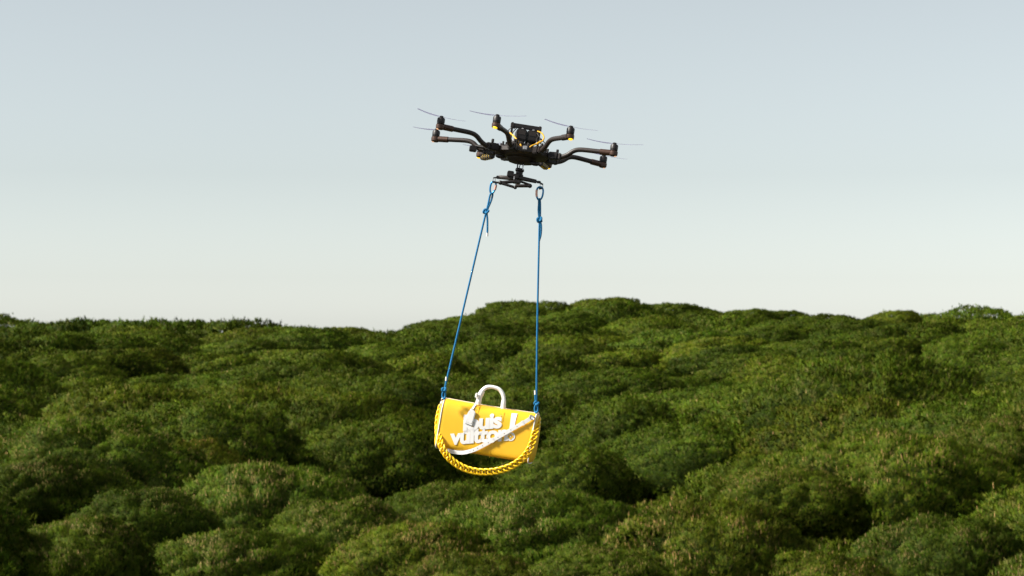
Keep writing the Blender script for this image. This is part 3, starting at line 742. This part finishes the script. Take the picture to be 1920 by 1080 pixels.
# exclamation mark: slanted stem and round dot with a four-petalled flower
st = [bl(u, v) for u, v in ((959.5, 774.5), (970.5, 775.5), (963.2, 806), (955.0, 806))]
b = MB(); rowsL = []
for i in range(9):
    t = i/8; l_, r_ = st[0].lerp(st[3], t), st[1].lerp(st[2], t)
    rowsL.append([b.bm.verts.new((p.x, face_y(p.x, p.z)-o, p.z)) for p, o in ((l_, .0004), (l_, .0022), (r_, .0022), (r_, .0004))])
for C_, D_ in zip(rowsL[:-1], rowsL[1:]):
    for i in range(4): b.bm.faces.new((C_[i], C_[(i+1) % 4], D_[(i+1) % 4], D_[i]))
b.bm.faces.new(rowsL[0]); b.bm.faces.new(rowsL[-1][::-1]); b.build('exclamation_stem', M_PRINT, bag)
dc = bl(957.5, 818.5)
def flat(pts, off, name, m, th=.0012):
    return MB().slab([Vector((p.x, face_y(p.x, p.z)-off, p.z)) for p in pts], (0, -1, 0), th).build(name, m, bag)
def circ(c, r, n_=24): return [c+Vector((r*math.cos(2*math.pi*i/n_), 0, r*math.sin(2*math.pi*i/n_))) for i in range(n_)]
flat(circ(dc, .0275, 28), .0012, 'exclamation_dot', M_PRINT)
for q in range(4):
    a = q*math.pi/2+.1
    flat(circ(dc+Vector((.0105*math.cos(a), 0, .0105*math.sin(a))), .0078, 14), .0030, 'flower_petal', M_LEATHER, .0008)
flat(circ(dc, .0042, 12), .0045, 'flower_centre', M_PRINT, .0006)

# ------------------------------------------------------------------ shoulder strap across the bag
strap = empty('shoulder_strap', BC); strap.rotation_euler = BR.to_euler()
tag(strap, 'white leather strap with punched holes slung diagonally across the yellow bag', 'strap')
sp_px = [(999.5, 781.5, .016), (990, 788, .014), (975, 796.5, .012), (945, 813.5, .011), (915, 830.5, .011), (893, 842, .012), (878, 847, .013), (866, 848.8, .012), (852, 847.6, .009), (840, 844.5, .006)]
cl = bez([bl(u, v)+Vector((0, -o, 0)) for u, v, o in sp_px]+[bl(833, 841.5, -.06)+Vector((0, 0, -.004)), Vector((-BW/2+.005, .03, -BB-.006))], 8)
def ribbon(C, wd, th, name, m, parent, face=Vector((0, -1, 0))):
    b = MB(); rows = []
    for i, p in enumerate(C):
        t = (C[min(i+1, len(C)-1)]-C[max(i-1, 0)]).normalized(); f = (face-t*face.dot(t)).normalized(); s_ = t.cross(f)
        rows.append([b.bm.verts.new(p+s_*wd*a+f*th*c) for a, c in ((-.5, -.5), (-.47, .5), (.47, .5), (.5, -.5))])
    for A, B in zip(rows[:-1], rows[1:]):
        for i in range(4): b.bm.faces.new((A[i], A[(i+1) % 4], B[(i+1) % 4], B[i]))
    b.bm.faces.new(rows[0]); b.bm.faces.new(rows[-1][::-1]); return b.build(name, m, parent)
ribbon(cl, .0245, .0042, 'strap_band', M_WHITE, strap)
def strap_at(s_):
    i = int(s_*(len(cl)-1)); f_ = s_*(len(cl)-1)-i; return cl[i].lerp(cl[min(i+1, len(cl)-1)], f_), (cl[min(i+1, len(cl)-1)]-cl[max(i-1, 0)]).normalized()
for s_ in (.20, .235, .27, .305, .36, .40, .44, .48, .52):
    p, t = strap_at(s_)
    MB().lathe([(0, 0), (.0026, 0), (.0026, .0012), (0, .0012)], p+Vector((0, -.0020, 0)), 10, Matrix.Rotation(math.pi/2, 3, 'X')).build('punched_hole', M_HOLE, strap)
for s_, ln in ((.155, .014), (.335, .016)):
    p, t = strap_at(s_)
    ribbon([p-t*ln/2+Vector((0, -.0012, 0)), p+t*ln/2+Vector((0, -.0012, 0))], .030, .0075, 'strap_keeper', M_WHITE, strap)
p, t = strap_at(.02)
rg_ = [p+Vector((0, -.002, 0))+t*.011*math.cos(a)+t.cross(Vector((0, 1, 0)))*.017*math.sin(a) for a in [2*math.pi*i/18 for i in range(18)]]
MB().tube(rg_, .003, 8, closed=True).build('buckle', M_STEEL, strap)
MB().tube([p-t*.012+Vector((0, -.003, 0)), bl(1005, 783, -.04)], .0045, 8).build('snap_hook', M_STEEL, strap)

# ------------------------------------------------------------------ chunky chain
chain = empty('chain_strap', BC); chain.rotation_euler = BR.to_euler()
tag(chain, 'chunky yellow curb chain looped under the bag from end to end', 'chain')
cp_px = [(827, 766, -.030), (823.0, 782, -.050), (821.5, 800, -.075), (822.5, 817, -.110), (828, 836, -.145), (838, 854, -.155), (853, 868, -.155), (872, 878.5, -.155), (893, 884, -.155), (915, 885, -.155), (936, 882, -.155),
         (957, 875, -.157), (975, 864, -.157), (989, 849, -.155), (998, 831, -.145), (1003, 812, -.12), (1006, 797, -.08), (1007.5, 785, -.04)]
cc = bez([bl(u, v, y_) for u, v, y_ in cp_px], 16)
acc = [0.]
for a, b_ in zip(cc[:-1], cc[1:]): acc.append(acc[-1]+(b_-a).length)
PITCHL = .0340; nl_ = int(acc[-1]/PITCHL)
lm = MB(); LP = []
for i in range(40):
    a = 2*math.pi*i/40; X = .0275*math.copysign(abs(math.cos(a))**.8, math.cos(a)); Y = .0178*math.copysign(abs(math.sin(a))**.8, math.sin(a)); tw = math.radians(38)*X/.0275
    LP.append(Vector((X, Y*math.cos(tw), Y*math.sin(tw)*.9)))
lm.tube(LP, .0064, 10, closed=True); lk = lm.build('link', M_CHAIN, chain)
for i in range(nl_+1):
    s_ = acc[-1]*i/nl_; j = max(1, min(len(cc)-1, int(np.searchsorted(acc, s_)))); f_ = (s_-acc[j-1])/max(1e-9, acc[j]-acc[j-1])
    p = cc[j-1].lerp(cc[j], f_); t = (cc[min(j+2, len(cc)-1)]-cc[max(j-3, 0)]).normalized()
    f = Vector((0, -1, 0)); f = (f-t*f.dot(t)).normalized(); sdv = f.cross(t)
    Mx = Matrix((t, sdv, f)).transposed() @ Matrix.Rotation(math.radians(14), 3, 'X')
    o = lk if i == 0 else lk.copy()
    if i: col.objects.link(o); o.parent = chain
    o.location = p; o.rotation_euler = Mx.to_euler()
